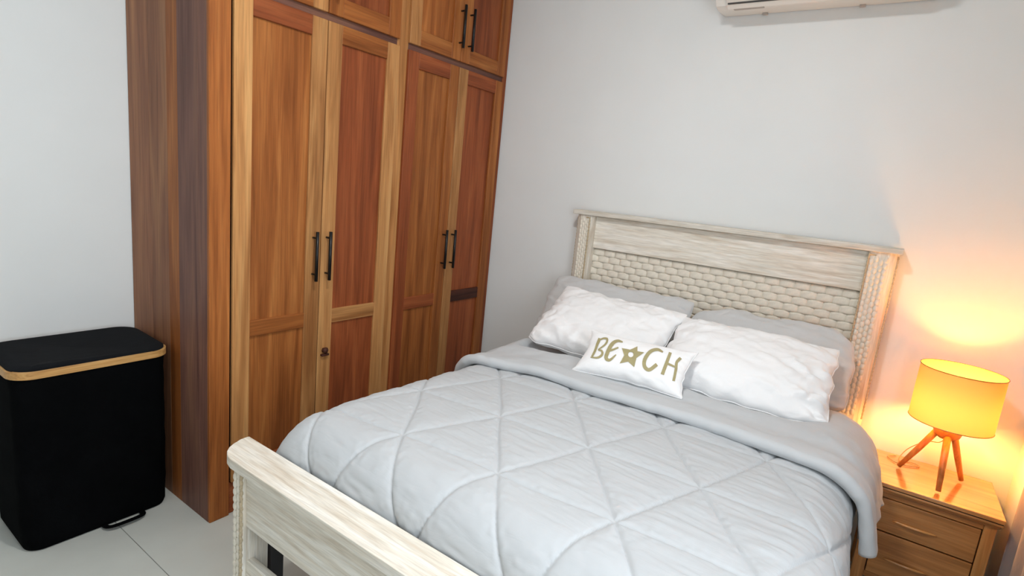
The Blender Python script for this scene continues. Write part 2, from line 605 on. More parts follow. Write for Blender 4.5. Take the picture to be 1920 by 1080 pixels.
for x0, x1, flip in ((1.330, 1.448, False), (2.758, 2.868, True)):
    po = obj('post', prism(post_outline(x0, x1, -0.098, -0.020, flip), 'z', 0.0, 1.4115), M['wwz'], hb)
    # woven facing of the post (bumps too small to pick apart singly)
    bm = bmesh.new()
    fx0, fx1 = (x0 + 0.034, x1 - 0.030) if not flip else (x0 + 0.006, x1 - 0.034)
    nx, nz, za, zb = 4, 27, 0.680, 1.388
    cw, ch = (fx1 - fx0) / nx, (zb - za) / nz
    for i in range(nx):
        for j in range(nz):
            sh = ch / 2 if i % 2 else 0
            cx, cz = fx0 + (i + 0.5) * cw, za + (j + 0.5) * ch + sh - ch * 0.25
            b = bmesh.new()
            bmesh.ops.create_uvsphere(b, u_segments=8, v_segments=5, radius=1.0)
            for v in b.verts:
                v.co = Vector((cx + v.co.x * cw * 0.54, -0.0975 + v.co.y * 0.0050, cz + v.co.z * ch * 0.58))
            merge(bm, b)
    wv = obj('woven_facing', bm, M['weave'], hb, True)
    wv['kind'] = 'stuff'
    # braided trim round the facing
    tx0, tx1 = (x0 + 0.012, x1 - 0.024) if not flip else (x0 + 0.002, x1 - 0.003)
    ty0, ty1 = (-0.080, -0.102) if not flip else (-0.102, -0.070)
    loop = []
    cor = [(tx0, ty0, 0.672), (tx1, ty1, 0.672), (tx1, ty1, 1.398), (tx0, ty0, 1.398)]
    for a, b in zip(cor, cor[1:] + cor[:1]):
        n = max(2, int((Vector(b) - Vector(a)).length / 0.006))
        for k in range(n):
            p = Vector(a).lerp(Vector(b), k / n)
            loop.append(p)
    rad = [0.0042 + 0.0012 * math.sin(i * 2.1) for i in range(len(loop))]
    obj('braid_trim', tube(loop, rad, 6, closed=True), M['braid'], hb, True)

# woven panel: each bulging strip face is its own piece
PW, PH = 0.0655, 0.0365
b = bmesh.new()
nu, nv = 8, 4
vv = [[None] * (nv + 1) for _ in range(nu + 1)]
for i in range(nu + 1):
    for j in range(nv + 1):
        u, v = i / nu * 2 - 1, j / nv * 2 - 1
        bul = 0.010 * (1 - u * u) ** 0.5 * (0.8 + 0.2 * (1 - v * v)) - 0.001
        vv[i][j] = b.verts.new((u * PW * 0.555, -bul, v * PH * 0.525 * (1 - 0.16 * u * u)))
for i in range(nu):
    for j in range(nv):
        b.faces.new((vv[i][j], vv[i + 1][j], vv[i + 1][j + 1], vv[i][j + 1]))
ext = bmesh.ops.extrude_face_region(b, geom=list(b.faces))
for v in [g for g in ext['geom'] if isinstance(g, bmesh.types.BMVert)]:
    v.co.y = 0.004
bmesh.ops.recalc_face_normals(b, faces=b.faces)
strip_me = bpy.data.meshes.new('weave_strip')
b.to_mesh(strip_me)
b.free()
strip_me.materials.append(M['weave'])
strip_me.polygons.foreach_set('use_smooth', [True] * len(strip_me.polygons))
hbase = base_of(hb)
rows = 13
for j in range(rows):
    z = 1.2100 - j * PH
    for i in range(21):
        xx = 1.448 + PW * (i + (0.5 if j % 2 == 0 else 0.0))
        if xx + PW * 0.5 > 2.795 or xx - PW * 0.5 < 1.40:
            continue
        s = link_mesh('weave_strip', strip_me, None, hb)
        s.location = Vector((xx, -0.048, z)) - hbase

# footboard
FY0, FY1 = -2.105, -1.992
ZF = 0.664
ft = obj('footboard', box((1.392, FY0 + 0.032, 0.440), (2.800, FY0 + 0.062, 0.6325), 0.003), M['wwx'], bed)
capL, capR = 1.308, 2.888
R1 = 0.085
pts = [(capR - 0.005, FY1), (1.266, FY1), (1.264, FY1 - 0.006), (1.268, -2.022), (1.277, -2.048), (1.291, -2.070),
       (1.308, -2.086), (1.330, -2.098), (1.360, FY0)]
pts.append((capR - 0.05, FY0))
for k in range(1, 8):
    a = math.radians(270 + 90 * k / 8)
    pts.append((capR - 0.05 + 0.05 * math.cos(a), FY0 + 0.06 + 0.06 * math.sin(a)))
obj('cap', prism(pts, 'z', ZF - 0.031, ZF, 0.003), M['wwx'], ft)
obj('rail', box((1.392, FY0 + 0.034, 0.200), (2.800, FY0 + 0.060, 0.325), 0.003), M['wwx'], ft)
for x0, x1 in ((1.340, 1.394), (2.798, 2.852)):
    obj('post', box((x0, FY0 + 0.022, 0.0), (x1, FY1 - 0.006, ZF - 0.0315), 0.003), M['wwz'], ft)
    bm = bmesh.new()
    for i in range(2):
        for j in range(24):
            cx, cz = x0 + 0.011 + i * 0.018, 0.03 + j * 0.0245 + (0.012 if i else 0)
            q = bmesh.new()
            bmesh.ops.create_uvsphere(q, u_segments=8, v_segments=5, radius=1.0)
            for v in q.verts:
                v.co = Vector((cx + v.co.x * 0.0105, FY0 + 0.0215 + v.co.y * 0.0045, cz + v.co.z * 0.0145))
            merge(bm, q)
    wv = obj('woven_facing', bm, M['weave'], ft, True)
    wv['kind'] = 'stuff'
    tx = x1 - 0.006
    n = 110
    loop = [Vector((tx + 0.0016 * math.sin(k * 1.3), FY0 + 0.0195, 0.02 + 0.605 * k / n)) for k in range(n + 1)]
    obj('braid_trim', tube(loop, [0.0048 + 0.0012 * math.cos(k * 2.0) for k in range(n + 1)], 6), M['braid'], ft, True)
for x0, x1 in ((1.352, 1.378), (2.818, 2.844)):
    obj('side_rail', box((x0, FY1 - 0.005, 0.305), (x1, -0.100, 0.475), 0.003), M['wwy'], bed)
obj('bracket', box((1.379, FY1 + 0.0, 0.20), (1.400, FY1 + 0.045, 0.43), 0.001), M['steel'], bed)
for k in range(9):
    y = -0.28 - k * 0.20
    obj('slat', box((1.379, y - 0.045, 0.425), (2.817, y + 0.045, 0.445), 0.002), M['wwx'], bed)

# ------------------------------------------------------------------ mattress
mt = empty('mattress', (2.10, -1.05, 0.445), 'grey sheeted mattress lying on the bed slats beneath the comforter', 'mattress')
obj('cover', prism(rrect(1.415, 2.828, -1.945, -0.125, 0.07), 'z', 0.4455, 0.705, 0.03), M['sheet'], mt, True)
for z in (0.475, 0.685):
    loop = [(x, y, z) for x, y in rrect(1.414, 2.829, -1.946, -0.124, 0.07)]
    obj('piping', tube(loop, 0.004, 6, closed=True), M['sheet'], mt, True)

# ------------------------------------------------------------------ comforter
CX, CA = 2.122, 0.762            # centre line and half width of its top


def bend(s, A, r, maxdrop_ang=86):
    """arc length s from the centre -> (offset, drop): flat, rounded shoulder, hanging side"""
    sg, a = np.sign(s), np.abs(s)
    a0 = A - r
    lim = math.radians(maxdrop_ang)
    th = np.clip((a - a0) / r, 0, lim)
    off = np.minimum(a, a0) + r * np.sin(th)
    drop = r * (1 - np.cos(th))
    rest = np.maximum(a - a0 - r * lim, 0)
    off = off + rest * math.cos(lim)
    drop = drop + rest * math.sin(lim)
    return sg * off, drop


LO = np.array([2.085, -1.772])
LA, LC = np.array([0.333, 0.022]), np.array([0.108, 0.335])
LINV = np.linalg.inv(np.stack([LA, LC], 1))
DET = abs(LA[0] * LC[1] - LA[1] * LC[0])


def seam_dist(px, py):
    i = LINV[0, 0] * (px - LO[0]) + LINV[0, 1] * (py - LO[1])
    j = LINV[1, 0] * (px - LO[0]) + LINV[1, 1] * (py - LO[1])
    fr = lambda q: np.abs(q - np.round(q))
    d1 = fr(i) * DET / np.linalg.norm(LC)
    d2 = fr(j) * DET / np.linalg.norm(LA)
    d3 = fr(i + j) * DET / np.linalg.norm(LC - LA)
    return np.minimum(np.minimum(d1, d2), d3)


def puff(px, py, H):
    # wavering seams
    wx = px + 0.008 * vnoise(px * 5, py * 5, 3)
    wy = py + 0.008 * vnoise(px * 5, py * 5, 4)
    d = seam_dist(wx, wy)
    q = np.clip(d / 0.060, 0, 1)
    dome = 0.60 * (1 - np.exp(-d / 0.0038)) + 0.40 * (1 - (1 - q) ** 2.0)
    pucker = np.exp(-d / 0.03) * (1 - np.exp(-d / 0.005))
    a = 0.0026 * pucker * vnoise(px * 70, py * 70, 9)
    w = (0.0022 + 0.0030 * np.clip((px - 2.45) / 0.3, 0, 1)) * vnoise(px * 7 + 3 * vnoise(px * 3, py * 3, 21), py * 42 + 2 * px, 11) * q
    w += 0.0014 * vnoise(px * 16, py * 90 + 9 * px, 12) * q
    return H * dome + a + w


def normals(P):
    du = np.gradient(P, axis=0)
    dv = np.gradient(P, axis=1)
    n = np.cross(du, dv)
    n /= np.linalg.norm(n, axis=-1, keepdims=True) + 1e-9
    return n


cf = empty('comforter', (2.12, -1.45, 0.71), 'light grey quilted comforter with triangle stitching spread over the bed', 'comforter')
cbase = base_of(cf)


def comf_top(px, py):
    """height of the filled top before bending"""
    z = 0.752 + 0.010 * np.cos((px - CX) / CA * 1.3) + 0.010 * np.exp(-((py + 1.75) / 0.25) ** 2)
    # the left shoulder sinks towards the head
    z = z - 0.030 * np.clip((CX - px - 0.35) / 0.4, 0, 1) * np.clip((py + 1.35) / 0.6, 0, 1)
    return z


S = np.linspace(-(CA + 0.20), CA + 0.46, 540)
T = np.linspace(0.0, 1.24, 330)         # arc from the head side (hidden under the fold) to the foot
SS, TT = np.meshgrid(S, T, indexing='ij')
YH, YFT = -0.86, -1.972
ox, dx_ = bend(SS, CA, 0.135)
rY = 0.115
oy, dy_ = bend(TT, YH - YFT, rY)
X = CX + ox
Y = YH - oy
Zt = comf_top(X, Y)
Z = Zt - dx_ - dy_
# hanging side swings in and out a little
hang = np.clip((dx_ - 0.10) / 0.3, 0, 1)
X = X + np.sign(SS) * hang * (0.012 * np.sin(Y * 9.0) + 0.008 * np.sin(Y * 23 + 1))
Z = np.maximum(Z, 0.33 + 0.01 * np.sin(Y * 11))
P = np.stack([X, Y, Z], -1)
nrm = normals(P)
if nrm[150, 100, 2] < 0:
    nrm = -nrm
P = P + nrm * puff(CX + SS, YH - TT, 0.0125)[..., None]
P[..., 1] = np.maximum(P[..., 1], FY1 + 0.004 + 0.0 * P[..., 1])
me = grid_mesh('quilted_top', P - np.array(cbase))
cq = link_mesh('quilted_top', me, M['comf'], cf, True)
so = cq.modifiers.new('thickness', 'SOLIDIFY')
so.thickness = 0.010
so.offset = -1 if me.polygons[len(me.polygons) // 2].normal.z > 0 else 1

# turned-back strip across the bed
NS, NT = 260, 110
S = np.linspace(-(CA + 0.17), CA + 0.215, NS)
LIP, Y0F, Y1F = 0.021, -0.400, -1.028
flat = (Y0F - Y1F)
T = np.concatenate([np.linspace(0, flat, 96), flat + np.linspace(0, math.pi, 26)[1:] * LIP, flat + math.pi * LIP + np.linspace(0, 0.10, 12)[1:]])
SS, TT = np.meshgrid(S, T, indexing='ij')
edge_wob = 0.012 * np.sin((SS + 0.2) * 4.0) - 0.010 * np.cos(SS * 9)
ang = np.clip((TT - flat) / LIP, 0, math.pi)
back = np.clip(TT - flat - math.pi * LIP, 0, 1)
yy = Y0F - np.minimum(TT, flat) - LIP * np.sin(ang) + back + edge_wob * np.clip(TT / flat, 0, 1)
lift = -LIP * (1 - np.cos(ang))         # height relative to the upper face
fl = 0.055 + 0.002 * np.sin(SS * 12)
ox, dx_ = bend(SS, CA + 0.060, 0.165, 76)
nx_ = np.where(np.abs(SS) > CA - 0.1, np.sin(np.clip((np.abs(SS) - (CA - 0.119)) / 0.165, 0, 1.39)), 0) * np.sign(SS)
nz_ = np.sqrt(np.maximum(0, 1 - nx_ ** 2))
X = CX + ox + nx_ * lift
rise = 0.012 * np.clip((Y0F + 0.1 - yy) / 0.3, 0, 1)
Z = comf_top(np.clip(CX + ox, 1.4, 2.85), np.minimum(yy, -0.9)) + fl - dx_ + nz_ * lift
tuck = np.clip((yy + 0.80) / 0.18, 0, 1)
tuck = tuck * np.clip((2.74 - X) / 0.07, 0, 1) * np.clip((X - 1.40) / 0.06, 0, 1)
Z = Z - 0.058 * tuck * tuck * (3 - 2 * tuck) - 0.05 * np.clip((yy + 0.60) / 0.2, 0, 1) ** 2 - 0.010 * np.exp(-((TT - flat * 0.80) / 0.05) ** 2) * (ang == 0)      # dip behind the rolled edge
hang = np.clip((dx_ - 0.08) / 0.2, 0, 1)
Z = Z - 0.035 * hang * np.clip((TT - 0.41) / 0.3, 0, 1) * (SS > 0)
X = X + np.sign(SS) * hang * (0.012 * np.sin(yy * 16) + 0.006 * np.sin(yy * 37))
P = np.stack([X, yy, Z], -1)
nrm = normals(P)
if nrm[130, 20, 2] < 0:
    nrm = -nrm
wr = 0.004 * vnoise(SS * 8, TT * 20, 31) + 0.002 * vnoise(SS * 30, TT * 30, 33) + 0.010 * (1 - (1 - np.clip(seam_dist(CX + SS, yy) / 0.05, 0, 1)) ** 2.5) * (TT < flat * 0.75) * hang
P = P + nrm * wr[..., None]
me = grid_mesh('folded_edge', P - np.array(cbase))
fo = link_mesh('folded_edge', me, M['comf_under'], cf, True)
fo['label'] = 'plain underside turned back in a wide strip below the pillows'
so = fo.modifiers.new('thickness', 'SOLIDIFY')
so.thickness = 0.006
so.offset = -1 if me.polygons[NS // 2 * (len(T) - 1) + 10].normal.z > 0 else 1


# ------------------------------------------------------------------ pillows
def pillow_frame(bottom, top, tilt=0.0, turn=0.0):
    """ex along the width, ey up the pillow, ez out of its face"""
    ey = Vector(top) - Vector(bottom)
    ey.normalize()
    ex = Vector((math.cos(turn), math.sin(turn), 0))
    ex = (ex - ey * ex.dot(ey)).normalized()
    ez = ex.cross(ey)
    if ez.y > 0:
        ez = -ez
    R = Matrix.Rotation(tilt, 3, ez)
    return R @ ex, R @ ey, ez


class Pillow:
    def __init__(self, c, fr, a, b, T, seed, pinch=0.07, wr=0.006, sag=0.25, skew=0.0, cut=0.03, endwr=0.0):
        self.endwr = endwr
        self.cut = cut
        self.c = np.array(c)
        self.ex, self.ey, self.ez = [np.array(v) for v in fr]
        self.a, self.b, self.T, self.seed = a, b, T, seed
        self.pinch, self.wr, self.sag, self.skew = pinch, wr, sag, skew

    def pos(self, u, v, side=1):
        fu = u * (1 - self.pinch * (1 - v ** 2) - self.cut * np.abs(v) ** 7) + self.skew * v
        fv = v * (1 - self.pinch * 1.2 * (1 - u ** 2) - self.cut * 1.6 * np.abs(u) ** 7)
        g = np.maximum((1 - np.abs(u) ** 2.6) * (1 - np.abs(v) ** 2.6), 0) ** 0.46
        g = g * (1 - self.sag * v)
        t = side * self.T * g
        # creases running in from the corners and edges
        n1 = vnoise(u * 3 + 7, v * 9 + u * 4, self.seed) + 0.5 * vnoise(u * 9, v * 7 - u * 5, self.seed + 1)
        n2 = vnoise(u * 22, v * 16, self.seed + 2)
        env = 0.35 + 0.65 * np.clip(np.maximum(np.abs(u), np.abs(v)) ** 2, 0, 1)
        k = np.clip(g * 3, 0, 1)
        t = t + side * self.wr * k * (n1 * env + 0.3 * n2)
        if self.endwr:
            w3 = np.clip((np.abs(u) - 0.35) / 0.65, 0, 1) * (u > 0) * np.clip(0.75 - v, 0, 1)
            t = t + side * self.endwr * k * w3 * (vnoise(u * 6 + v * 5, v * 8 - u * 3, self.seed + 8) + 0.6 * vnoise(u * 14 - v * 6, v * 12, self.seed + 9))
        ks = (self.b / 0.2) ** 2
        e = 0.010 * ks * vnoise(u * 5 + 2, v * 5, self.seed + 5)
        e2 = 0.010 * ks * vnoise(u * 6, v * 5 + 4, self.seed + 6)
        return (self.c + np.multiply.outer(fu * self.a + e2, self.ex) + np.multiply.outer(fv * self.b + e, self.ey)
                + np.multiply.outer(t, self.ez))

    def mesh(self, name, nu=90, nv=64):
        w = lambda n: np.sin(np.linspace(-1, 1, n) * math.pi / 2 * 0.985) / math.sin(math.pi / 2 * 0.985)
        U, V = np.meshgrid(w(nu), w(nv), indexing='ij')
        A = self.pos(U, V, 1)
        B = self.pos(U, V, -1)
        idx = np.arange(nu * nv).reshape(nu, nv)
        jdx = idx + nu * nv
        bd = np.zeros((nu, nv), bool)
        bd[0] = bd[-1] = True
        bd[:, 0] = bd[:, -1] = True
        jdx = np.where(bd, idx, jdx)
        q = lambda I: np.stack([I[:-1, :-1], I[1:, :-1], I[1:, 1:], I[:-1, 1:]], -1).reshape(-1, 4)
        F = np.concatenate([q(idx), q(jdx)[:, ::-1]])
        me = bpy.data.meshes.new(name)
        me.from_pydata(np.concatenate([A, B]).reshape(-1, 3).tolist(), [], F.tolist())
        b = bmesh.new()
        b.from_mesh(me)
        bmesh.ops.delete(b, geom=[v for v in b.verts if not v.link_faces], context='VERTS')
        return b


def make_pillow(name, p, mat, label, group=None, flange=0.0):
    o = obj(name, p.mesh(name), mat, None, True, loc=tuple(p.c - p.ey * p.b))
    tag(o, label, 'pillow', group)
    # seam piping round the edge
    loop = []
    for k in range(160):
        s = k / 40.0
        i, f = int(s), s - int(s)
        u, v = [(-1 + 2 * f, -1), (1, -1 + 2 * f), (1 - 2 * f, 1), (-1, 1 - 2 * f)][i]
        loop.append(Vector(p.pos(np.array(float(u)), np.array(float(v)))))
    b = tube(loop, 0.0028, 5, closed=True)
    obj('seam', b, mat, o, True)
    return o


gl = Pillow((1.690, -0.268, 0.900), pillow_frame((1.685, -0.40, 0.72), (1.685, -0.15, 1.05), 0.0, 0.0), 0.400, 0.200, 0.078, 41, pinch=0.02)
gr = Pillow((2.448, -0.275, 0.893), pillow_frame((2.44, -0.40, 0.72), (2.44, -0.15, 1.05), 0.02, 0.0), 0.346, 0.200, 0.080, 45, pinch=0.0, cut=0.10)
wl = Pillow((1.778, -0.522, 0.911), pillow_frame((1.77, -0.70, 0.79), (1.77, -0.36, 1.03), -0.05, -0.02), 0.328, 0.208, 0.078, 51, wr=0.010, pinch=0.03)
wr_ = Pillow((2.432, -0.550, 0.907), pillow_frame((2.435, -0.74, 0.79), (2.435, -0.38, 1.01), 0.03, 0.05), 0.322, 0.210, 0.082, 57, wr=0.009, pinch=0.03, endwr=0.022)
bp_ = Pillow((2.062, -0.820, 0.880), pillow_frame((2.06, -0.905, 0.80), (2.06, -0.735, 0.945), 0.05, 0.03), 0.228, 0.110, 0.052, 63, pinch=0.09, wr=0.002, cut=0.0)
make_pillow('pillow', gl, M['grey'], 'grey pillow leaning on the headboard at the wardrobe side')
make_pillow('pillow', gr, M['grey'], 'grey pillow leaning on the headboard at the lamp side')
make_pillow('pillow', wl, M['white'], 'large white pillow at the wardrobe side in front of a grey pillow')
make_pillow('pillow', wr_, M['white'], 'large white pillow at the lamp side with creased open end')
bo = make_pillow('lumbar_pillow', bp_, M['white'], 'small white lumbar pillow printed with the word BEACH in gold')


# printed lettering: strokes laid on the curved face of the small pillow
def proj_px(P):
    q = P - CAM
    z = q @ _f
    return np.stack([960 + F_PX * (q @ CR) / z, 540 - F_PX * (q @ CU) / z], -1)


def to_uv(pts):
    """photo pixels (an array) -> pillow (u, v), by Newton steps on the curved face"""
    tgt = np.asarray(pts, float) / 6.0 + np.array([1050.0, 580.0])
    uv = np.zeros_like(tgt)
    for _ in range(14):
        f0 = proj_px(bp_.pos(uv[:, 0], uv[:, 1]))
        e = 0.02
        ju = (proj_px(bp_.pos(uv[:, 0] + e, uv[:, 1])) - f0) / e
        jv = (proj_px(bp_.pos(uv[:, 0], uv[:, 1] + e)) - f0) / e
        r = tgt - f0
        det = ju[:, 0] * jv[:, 1] - ju[:, 1] * jv[:, 0]
        du = (r[:, 0] * jv[:, 1] - r[:, 1] * jv[:, 0]) / det
        dv = (ju[:, 0] * r[:, 1] - ju[:, 1] * r[:, 0]) / det
        uv = np.clip(uv + 0.8 * np.clip(np.stack([du, dv], -1), -0.4, 0.4), -0.94, 0.94)
    return uv


def catmull(pts, n=8):
    P = [np.array(p, float) for p in pts]
    P = [2 * P[0] - P[1]] + P + [2 * P[-1] - P[-2]]
    o = []
    for i in range(1, len(P) - 2):
        for k in range(n):
            t = k / n
            a, b, c, d = P[i - 1:i + 3]
            o.append(0.5 * (2 * b + (c - a) * t + (2 * a - 5 * b + 4 * c - d) * t * t + (3 * b - a - 3 * c + d) * t ** 3))
    o.append(P[-2])
    return o


def surf(pts):
    uv = to_uv(pts)
    u, v = uv[:, 0], uv[:, 1]
    e = 0.01
    p = bp_.pos(u, v)
    n = np.cross(bp_.pos(u + e, v) - bp_.pos(u - e, v), bp_.pos(u, v + e) - bp_.pos(u, v - e))
    n /= np.linalg.norm(n, axis=-1, keepdims=True)
    n *= np.sign(n @ bp_.ez)[:, None]
    return p + n * 0.0018


def stroke(bm, pts, w0, w1=None, wm=None):
    P = catmull(pts)
    n = len(P)
    Q = []
    for i, p in enumerate(P):
        t = P[min(i + 1, n - 1)] - P[max(i - 1, 0)]
        t = t / (np.linalg.norm(t) + 1e-9)
        nn = np.array([-t[1], t[0]])
        f = i / (n - 1)
        w = w0 * (1 - f) + (w0 if w1 is None else w1) * f
        if wm:
            w += (wm - w) * (1 - (2 * f - 1) ** 2)
        Q += [p + nn * w * k for k in (0.5, 0, -0.5)]
    V = [bm.verts.new(c) for c in surf(np.array(Q))]
    for i in range(n - 1):
        for k in range(2):
            a = 3 * i + k
            bm.faces.new((V[a], V[a + 3], V[a + 4], V[a + 1]))


def letter(name, strokes):
    bm = bmesh.new()
    for s in strokes:
        stroke(bm, *s)
    obj(name, bm, M['gold'], bo)


letter('letter_b', [([(450, 330), (420, 400), (395, 470), (362, 535)], 34, 22),
                    ([(440, 352), (490, 330), (532, 340), (512, 395), (430, 458)], 12, 12, 24),
                    ([(428, 458), (470, 470), (474, 512), (425, 545), (345, 542)], 12, 10, 26)])
letter('letter_e', [([(706, 372), (650, 358), (595, 385), (550, 455), (520, 545), (560, 572), (632, 512)], 14, 12, 44),
                    ([(552, 470), (600, 455), (658, 432)], 26, 18)])
letter('letter_c', [([(1158, 484), (1095, 455), (1015, 480), (955, 565), (952, 645), (1005, 682), (1090, 622)], 16, 40, 42)])
letter('letter_h', [([(1242, 488), (1200, 600), (1150, 735)], 34, 40),
                    ([(1358, 548), (1312, 600), (1302, 680), (1276, 808)], 34, 30),
                    ([(1195, 605), (1250, 630), (1305, 655)], 26, 22)])
tips = [(872, 420), (948, 488), (836, 652), (672, 610), (696, 438)]
ctr = np.array((797, 512.0))
outer = []
for i in range(5):
    a, b = np.array(tips[i], float), np.array(tips[(i + 1) % 5], float)
    m = (a + b) / 2
    inn = ctr + (m - ctr) * 0.66
    for q0, q1 in ((a, inn), (inn, b)):
        for k in range(6):
            outer.append(q0 + (q1 - q0) * k / 6)
bm = bmesh.new()
rings = []
for f in np.linspace(1, 0, 5):
    ring = []
    for p in outer:
        d = p - ctr
        inner = ctr + d / np.linalg.norm(d) * 30
        ring.append(inner + (p - inner) * f)
    rings.append([bm.verts.new(c) for c in surf(np.array(ring))])
for a, b in zip(rings[:-1], rings[1:]):
    for k in range(len(a)):
        bm.faces.new((a[k], a[(k + 1) % len(a)], b[(k + 1) % len(a)], b[k]))
obj('starfish_print', bm, M['gold'], bo)

# ------------------------------------------------------------------ laundry hamper
hx0, hx1, hy0, hy1, hz = 0.045, 0.432, -2.372, -1.855, 0.695
hp = empty('laundry_hamper', ((hx0 + hx1) / 2, (hy0 + hy1) / 2, 0), 'black canvas laundry hamper with bamboo rim standing beside the wardrobe', 'hamper')


def ring_mesh(prof_list, n=8):
    """stack of rounded rectangles [(inset, z, r)] -> closed skin"""
    bm = bmesh.new()
    rings = [[bm.verts.new((x, y, z)) for x, y in rrect(hx0 + i, hx1 - i, hy0 + i, hy1 - i, r, n)] for i, z, r in prof_list]
    for a, b in zip(rings[:-1], rings[1:]):
        for k in range(len(a)):
            bm.faces.new((a[k], a[(k + 1) % len(a)], b[(k + 1) % len(a)], b[k]))
    bm.faces.new(rings[0][::-1])
    bm.faces.new(rings[-1])
    return bm


prof = [(0.030, 0.0, 0.05), (0.016, 0.004, 0.055), (0.010, 0.02, 0.06)]
for k in range(1, 12):
    z = 0.02 + (hz - 0.03) * k / 12
    prof.append((0.008 - 0.002 * math.sin(math.pi * k / 12) + 0.0012 * math.sin(k * 2.3), z, 0.065))
prof += [(0.004, hz - 0.008, 0.07), (0.006, hz, 0.07)]
obj('body', ring_mesh(prof), M['blackfab'], hp, True)
# bamboo band
bm = bmesh.new()
secs = [(-0.003, hz - 0.005), (-0.003, hz + 0.021), (0.005, hz + 0.022), (0.005, hz - 0.005)]
rings = [[bm.verts.new((x, y, z)) for x, y in rrect(hx0 + i, hx1 - i, hy0 + i, hy1 - i, 0.075, 10)] for i, z in secs]
for a, b in zip(rings, rings[1:] + rings[:1]):
    for k in range(len(a)):
        bm.faces.new((a[k], a[(k + 1) % len(a)], b[(k + 1) % len(a)], b[k]))
obj('bamboo_rim', bm, M['bamboo'], hp)
# lid: soft canvas panel, rising to the back, rippled front edge
NU, NV = 48, 40
o2 = rrect(hx0, hx1, hy0, hy1, 0.075, 10)
cxh, cyh = (hx0 + hx1) / 2, (hy0 + hy1) / 2
bm = bmesh.new()
rings = []
for f in np.linspace(1, 0.0, 14):
    ring = []
    for x, y in o2:
        X_, Y_ = cxh + (x - cxh) * f * 0.985, cyh + (y - cyh) * f * 0.985
        front = (X_ - hx0) / (hx1 - hx0)
        z = hz + 0.030 + 0.014 * (1 - front) + 0.006 * math.sin((Y_ - hy0) * 13) * front + 0.010 * math.exp(-((Y_ + 2.06) / 0.03) ** 2) * front ** 4
        z -= 0.012 * (1 - f) + (0.006 if f > 0.99 else 0)
        if front > 0.9:
            X_ -= 0.016 * (0.5 + 0.5 * math.sin((Y_ - hy0) * 9 + 0.5))
        ring.append(bm.verts.new((X_, Y_, z)))
    rings.append(ring)
for a, b in zip(rings[:-1], rings[1:]):
    for k in range(len(a)):
        bm.faces.new((a[k], a[(k + 1) % len(a)], b[(k + 1) % len(a)], b[k]))
skirt = [bm.verts.new((v.co.x, v.co.y, hz + 0.002)) for v in rings[0]]
for k in range(len(skirt)):
    bm.faces.new((skirt[k], skirt[(k + 1) % len(skirt)], rings[0][(k + 1) % len(skirt)], rings[0][k]))
bmesh.ops.remove_doubles(bm, verts=bm.verts, dist=1e-5)
obj('lid', bm, M['blacklid'], hp, True)
# pull strap loop lying on the floor at the foot of the front
bm = bmesh.new()
pts = [(hx1 - 0.02, -2.115), (hx1 + 0.018, -2.112), (hx1 + 0.036, -2.085), (hx1 + 0.036, -2.015), (hx1 + 0.02, -1.985), (hx1 - 0.02, -1.978)]
pts = catmull(pts, 6)
prev = None
for i, p in enumerate(pts):
    t = pts[min(i + 1, len(pts) - 1)] - pts[max(i - 1, 0)]
    n_ = np.array([-t[1], t[0]]) / np.linalg.norm(t) * 0.010
    z = 0.006 + 0.012 * math.sin(math.pi * i / (len(pts) - 1))
    row = [bm.verts.new((p[0] + n_[0], p[1] + n_[1], z + 0.003)), bm.verts.new((p[0] - n_[0], p[1] - n_[1], z + 0.003)),
           bm.verts.new((p[0] - n_[0], p[1] - n_[1], z)), bm.verts.new((p[0] + n_[0], p[1] + n_[1], z))]
    if prev:
        for k in range(4):
            bm.faces.new((prev[k], prev[(k + 1) % 4], row[(k + 1) % 4], row[k]))
    prev = row
obj('pull_strap', bm, M['blackfab'], hp)

# ------------------------------------------------------------------ nightstand
ns = empty('nightstand', (3.13, -0.21, 0), 'small honey oak two-drawer nightstand between bed and window curtain', 'nightstand')
nx0, nx1, ny0, ny1, nz = 2.920, 3.345, -0.400, -0.035, 0.545
obj('top', box((nx0, ny0, nz - 0.016), (nx1, ny1, nz), 0.003, 2), M['ns_top'], ns)
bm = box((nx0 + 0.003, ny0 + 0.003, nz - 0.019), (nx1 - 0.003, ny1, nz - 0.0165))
obj('shadow_strip', bm, M['dark'], ns)  # dark strip colours in the shadow line between top and moulding
bm = box((nx0 + 0.001, ny0 + 0.001, nz - 0.030), (nx1 - 0.001, ny1, nz - 0.0195), 0.004, 2)
box((nx0 + 0.008, ny0 + 0.008, nz - 0.040), (nx1 - 0.008, ny1, nz - 0.0305), 0.002, bm=bm)
obj('moulding', bm, M['ns_x'], ns)
bx0, bx1, by0, by1 = nx0 + 0.020, nx1 - 0.014, ny0 + 0.016, ny1 - 0.002
for x0, x1 in ((bx0, bx0 + 0.044), (bx1 - 0.036, bx1)):
    for y0, y1 in ((by0, by0 + 0.04), (by1 - 0.04, by1)):
        obj('leg', box((x0, y0, 0.0), (x1, y1, nz - 0.0405), 0.002), M['ns_z'], ns)
for x in (bx0 + 0.008, bx1 - 0.024):
    obj('side_panel', box((x, by0 + 0.0405, 0.12), (x + 0.016, by1 - 0.0405, nz - 0.041)), M['ns_z'], ns)
obj('back_panel', box((bx0 + 0.045, by1 - 0.02, 0.12), (bx1 - 0.037, by1 - 0.008, nz - 0.041)), M['ns_x'], ns)
dx0, dx1 = bx0 + 0.0445, bx1 - 0.0365
obj('apron', box((dx0, by0 + 0.004, 0.481), (dx1, by0 + 0.026, nz - 0.0405), 0.001), M['ns_x'], ns)
obj('bottom_rail', box((dx0, by0 + 0.010, 0.125), (dx1, by0 + 0.03, 0.150), 0.001), M['ns_x'], ns)
obj('drawer_case', box((dx0, by0 + 0.034, 0.13), (dx1, by1 - 0.025, 0.478)), M['dark'], ns)
